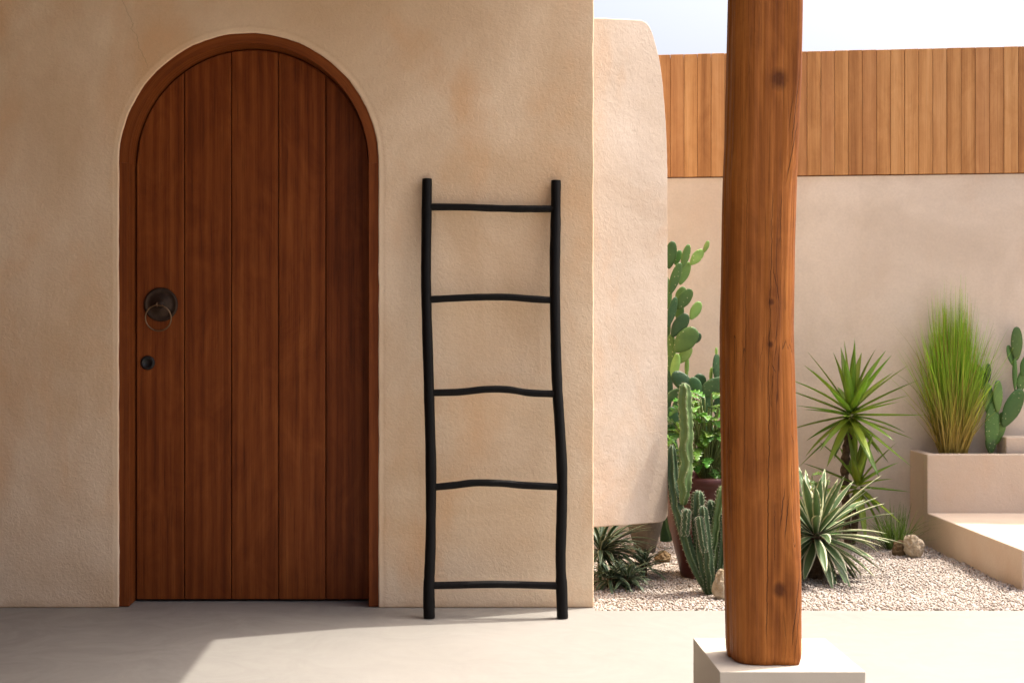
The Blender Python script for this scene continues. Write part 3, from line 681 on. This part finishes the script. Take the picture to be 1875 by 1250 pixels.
op2 = empty('prickly_pear', (P(1292, 900, Yq).x, Yq, -.01), 'low dark prickly pear with broad pads, partly hidden by the wooden post', 'cactus', 'prickly pears')
Z1 = lambda x, y: (1200+.36*x, 420+.36*y)
for (x, y, L, W, t, m, dy, yw) in [(312, 702, 140, 50, 0, PADD, 0, 40), (310, 622, 46, 15, 0, PADL, 0, 0), (283, 738, 78, 16, 4, PADL, .02, 40), (288, 806, 160, 92, 62, PADD, -.03, 10), (222, 775, 84, 76, 20, PADD, .02, 10), (203, 792, 90, 66, -35, PADD, -.04, 0),
        (140, 775, 140, 84, -50, PADD, -.04, 10), (98, 842, 110, 60, 65, PADD, -.02, 0), (262, 885, 120, 66, 0, PADD, -.01, 0), (214, 925, 110, 80, 30, PADD, .0, 0), (326, 900, 120, 70, 8, PADD, -.01, 0), (120, 930, 130, 70, -8, PADD, .03, 0), (84, 1000, 200, 80, 0, PADD, .02, 0), (250, 1030, 260, 90, 0, PADD, .03, 0), (250, 1250, 300, 90, 0, PADD, .03, 0), (250, 1420, 200, 90, 0, PADD, .03, 0), (250,1530,200,90,0,PADD,.03,0), (84,1200,300,80,0,PADD,.02,0), (84,1430,300,80,0,PADD,.02,0)]:
    u, w = Z1(x, y); pad(u, w, L*.36, W*.36, t, Yq+dy, m, op2, yaw=yw)
Yr = 7.085
op3 = empty('prickly_pear', (P(1815, 828, Yr).x, Yr, .44), 'prickly pear with slender pads at the right end of the planter', 'cactus', 'prickly pears')
for (x, y, L, W, t, m, dy, yw) in [(1838, 580, 172, 66, 0, PADA, 0, 10), (1808, 642, 112, 44, -15, PADA, .01, 30), (1828, 735, 170, 26, 0, PADA, 0, 0), (1864, 770, 130, 56, 14, PADA, .01, 10), (1885, 690, 120, 60, 20, PADA, 0, 0), (1815, 908, 215, 96, 26, PADA, -.01, 10), (1742, 848, 165, 56, 0, PADA, -.02, 15),
        (1695, 870, 185, 62, -6, PADA, .0, 0), (1692, 730, 98, 34, 0, PADD, .01, 0), (1650, 752, 140, 66, -20, PADA, .02, 0), (1712, 1005, 260, 78, 3, PADA, -.01, 5), (1706, 1085, 120, 58, 0, PADA, -.01, 0), (1752, 1010, 170, 60, 12, PADA, .02, 0)]:
    u, w = Z1(x, y); pad(u, w, L*.36, W*.36, t, Yr+dy, m, op3, yaw=yw)

# columnar cactus
def mat_col(name, a, b, ridge):
    t = NT(name); o = t.obj; n = t.noise(o, 22, 4, .6); pt = t.n('NewGeometry').outputs['Pointiness']
    c = t.mix(t.remap(n, .3, .7), a, b); uv = t.n('TexCoord').outputs['UV']; s = t.n('SeparateXYZ', {'Vector': uv})
    c = t.mix(t.remap(s.outputs[0], .82, .98, 0, .75), c, ridge)
    return t.fin(c, .55, t.bump(t.noise(o, 90, 3), .2, .003), .3)
COLD = mat_col('column_cactus_dark', (.028, .06, .026), (.045, .085, .034), (.13, .17, .09))
COLL = mat_col('column_cactus_light', (.07, .125, .04), (.10, .165, .05), (.22, .28, .12))
SPINE = mat_simple('pale_spines', (.42, .40, .30), (.55, .52, .42), 30, .7, 0, .2)
Yc = 5.72; cc = P(1297, 1086, Yc); cac = empty('columnar_cactus', (cc.x, Yc, -.01), 'clump of ribbed columnar cactus stems in front of the red pot', 'cactus')
Z6 = lambda x, y: (1200+.336*x, 680+.336*y)
def cstem(pts, r, mat, seed, ribs=6, base=.6, top_taper=.14, wavy=.10):
    n = 60; path = lerp_path([P(*Z6(x, y), Yc+d) for x, y, d in pts], n); sides = ribs*8; ln = sum((path[i+1]-path[i]).length for i in range(n-1))
    rad = []
    for i in range(n):
        t = i/(n-1); q = r*(base+(1-base)*min(1, t/.25)); e = (1-t)/top_taper
        if e < 1: q *= math.sqrt(max(.03, 1-(1-e)**2))
        rad.append(q*(1+.05*mn.noise(Vector((i*.25, seed, 0)))))
    def sec(k, i):
        ph = (k+3.0*mn.noise(Vector((i*.16, seed, 5))))/8*2*math.pi; x = .5+.5*math.cos(ph)
        return .66+.38*x**1.3+wavy*x*math.sin(i*ln*9+k//8*2.1)
    v, f = tube(path, rad, sides, sec); uv = []
    for i in range(n):
        for k in range(sides):
            ph = (k+3.0*mn.noise(Vector((i*.16, seed, 5))))/8*2*math.pi; uv.append((.5+.5*math.cos(ph), i/n))
    v = [Vector((a.x, a.y, max(a.z, -.015))) for a in v]
    st = mk('stem', v, f, mat, cac, smooth=True, uv=uv)
    sv, sf = [], []                                    # spine tufts on the ribs
    for rb in range(ribs):
        for i in range(3, n, 2):
            k = int(round(rb*8-3.0*mn.noise(Vector((i*.16, seed, 5))))) % sides
            p = v[i*sides+k]; o = (p-path[i]).normalized()
            for _ in range(3):
                d = (o+Vector((random.uniform(-.7, .7), random.uniform(-.7, .7), random.uniform(-.3, .9)))).normalized()*random.uniform(.005, .010); s = Vector((random.uniform(-1, 1), random.uniform(-1, 1), random.uniform(-1, 1))).cross(d).normalized()*.0006
                b = len(sv); q = d.cross(s).normalized()*.0006; sv += [p+s, p-s+q, p-q, p+d]; sf += [(b, b+1, b+3), (b+1, b+2, b+3), (b+2, b, b+3)]
    sp = mk('spines', sv, sf, SPINE, st); sp['kind'] = 'stuff'
random.seed(3)
cstem([(300, 1215, 0), (235, 1095, .0), (178, 950, .0), (140, 815, .03), (112, 690, .08), (95, 560, .12), (88, 400, .14)], .0265, COLD, 1)
cstem([(150, 725, .05), (158, 640, .05), (166, 480, .06), (168, 300, .07), (160, 180, .08), (158, 62, .08)], .030, COLL, 2, ribs=5, base=.42)
cstem([(158, 900, -.03), (166, 830, -.03), (172, 748, -.03)], .018, COLD, 3)
cstem([(292, 1215, -.01), (262, 1060, -.01), (242, 900, -.005), (232, 760, 0), (234, 648, 0)], .028, COLD, 4, ribs=7)
cstem([(300, 1190, -.03), (288, 1020, -.035), (270, 860, -.035), (256, 732, -.03)], .022, COLD, 5)
cstem([(268, 990, -.055), (250, 880, -.055), (236, 788, -.05)], .016, COLD, 6)
cstem([(312, 1170, .02), (318, 1000, .02), (345, 800, .02), (372, 620, .02)], .026, COLL, 7, ribs=6)
cstem([(330, 1120, .05), (312, 900, .06), (300, 700, .06)], .022, COLD, 8)
cstem([(330, 1190, .0), (362, 1060, .0), (376, 900, .0), (385, 760, .0)], .022, COLD, 9)
cstem([(330, 1190, .06), (400, 1000, .06), (440, 820, .05)], .024, COLD, 10)

# pots
pr = P(1290, 1060, 6.13); rc_ = (pr.x, 6.13, -.012)
pot = empty('red_pot', rc_, 'tall dark red clay pot behind the columnar cactus', 'pot')
v, f = lathe(rc_, [(.10, 0), (.108, .004), (.118, .05), (.137, .13), (.160, .22), (.178, .32), (.186, .40), (.188, .425), (.198, .43), (.202, .445), (.200, .462), (.190, .468), (.178, .465), (.172, .45), (.168, .40), (.03, .395)], 56)
mk('pot_body', v, f, TERRA, pot, smooth=True)
v, f = lathe(rc_, [(.166, .40), (.166, .428), (.06, .438), (.01, .44)], 32); mk('soil', v, f, SOIL, pot)
gq = G(1181, 1006); gc2 = (gq.x, gq.y, -.012)
v, f = lathe(gc2, [(.045, 0), (.05, .004), (.062, .05), (.085, .13), (.105, .22), (.112, .30), (.118, .305), (.118, .325), (.108, .325), (.10, .30), (.01, .29)], 40)
mk('grey_pot', v, f, GREYPOT, origin=gc2, smooth=True, label='grey brown tapered pot showing below the wing wall', cat='pot')

# leafy plants with lobed leaves
def lobed(base, d, up, L, W, mat, parent, lobes=5, notch=.35, droop=.3):
    d = d.normalized(); side = d.cross(up).normalized(); up = side.cross(d); n = lobes*4; v, f, uv = [], [], []
    for i in range(n+1):
        t = i/n; env = math.sin(math.pi*(t*.92+.06))**.7; ph = (i % 4)/4
        w = W/2*env*(notch+(1-notch)*(math.sin(ph*math.pi)**1.2 if i < n-2 else .6)); sw = L*.10*env*(1 if ph > .2 else 0)
        p = Vector(base)+d*L*t-up*droop*L*t*t
        for s in (-1, 0, 1):
            v.append(p+side*w*s+(d*sw if s else Vector())+up*(w*.25*abs(s)+.004*mn.noise(Vector((i*.8, s*3, L*90))))); uv.append((.5+s*.5, t))
    for i in range(n):
        for k in (0, 1): f.append((i*3+k, i*3+k+1, i*3+k+4, i*3+k+3))
    o = mk('leaf', v, f, mat, parent, smooth=True, uv=uv)
    m = o.modifiers.new('thick', 'SOLIDIFY'); m.thickness = .0012
    return o
STEM = mat_simple('green_stem', (.10, .15, .04), (.17, .20, .07), 20, .5, .1)
def leafy(name, lab, root, n, L, spread, height, mat, seed, W=.62, lobes=5, notch=.35, ok=None, squash=1):
    random.seed(seed); e = empty(name, root, lab, 'plant'); rt = Vector(root); made = 0
    while made < n:
        az = random.uniform(0, 6.283); el = random.uniform(.0, 1.5); l = random.uniform(.5, 1)
        tip = rt+Vector((math.cos(az)*math.cos(el)*spread*l, math.sin(az)*math.cos(el)*spread*l*squash, (.10+.90*math.sin(el))*height*l))
        if ok and not ok(tip): continue
        b = rt+Vector((math.cos(az)*.02, math.sin(az)*.02, 0)); mid = (b+tip)/2+Vector((0, 0, .12*height))
        v, f = tube(lerp_path([b, mid, tip], 7), [.0032]*7, 6); mk('stalk', v, f, STEM, e, smooth=True)
        d = Vector((math.cos(az)*.9+random.uniform(-.4, .4), math.sin(az)*.7+random.uniform(-.4, .4)-.25, random.uniform(-.35, .55)))
        lobed(tip, d, Vector((random.uniform(-.3, .3), -.35, 1)), L*random.uniform(.75, 1.2), L*W*random.uniform(.85, 1.1), mat, e, lobes, notch, random.uniform(.1, .5)); made += 1
leafy('leafy_plant', 'bright green lobed leaf plant growing in the red pot', (pr.x+.01, 6.13, .425), 150, .088, .215, .40, LOB, 31, squash=.85)
q = P(1478, 905, 6.62); leafy('feathery_shrub', 'light green feathery plant between the wooden post and the yucca', (q.x, 6.62, -.01), 46, .085, .17, .42, FERN, 32, W=.55, lobes=6, notch=.15, squash=.7)

# rocks
def rock(u, w, W, H, Y, mat, lab, seed, tilt=0):
    bm = bmesh.new(); bmesh.ops.create_icosphere(bm, subdivisions=4, radius=1); s = Y/F; c = P(u, w, Y)
    for q in bm.verts:
        p = q.co.copy(); m = 1+.30*mn.noise(p*1.1+Vector((seed, 0, 0)))+.16*mn.noise(p*2.7+Vector((0, seed, 0)))+.07*mn.noise(p*7+Vector((0, 0, seed)))
        m = round(m*9)/9*.5+m*.5; p *= m; x, z = p.x*W*s/2, p.z*H*s/2
        a = R(tilt); q.co = Vector((x*math.cos(a)+z*math.sin(a), p.y*W*s/2.2, -x*math.sin(a)+z*math.cos(a)))
    lowest = min(q.co.z for q in bm.verts)
    v = [q.co+Vector((c.x, Y, -.012-lowest-.012)) for q in bm.verts]; f = [[a.index for a in w_.verts] for w_ in bm.faces]; bm.free()
    o = mk('rock', v, f, mat, origin=(c.x, Y, -.012), label=lab, cat='rock'); o['group'] = 'rocks in the gravel'; return o
rock(1671, 1004, 36, 44, 6.62, ROCK, 'pale yellowish rock standing on end near the step', 2.3, -14)
rock(1646, 1003, 26, 30, 6.68, DARKROCK, 'grey rock just left of the pale upright rock near the step', 5.1)
rock(1322, 1070, 34, 56, 5.62, ROCK, 'ochre rock at the foot of the columnar cactus by the post', 8.7)
rock(1213, 1012, 30, 24, 6.5, DARKROCK, 'mossy brown rock between the grey pot and the red pot', 11.2)
rock(1508, 1050, 26, 16, 6.2, DARKROCK, 'small dark stone in the shade beneath the variegated rosette', 14.2)
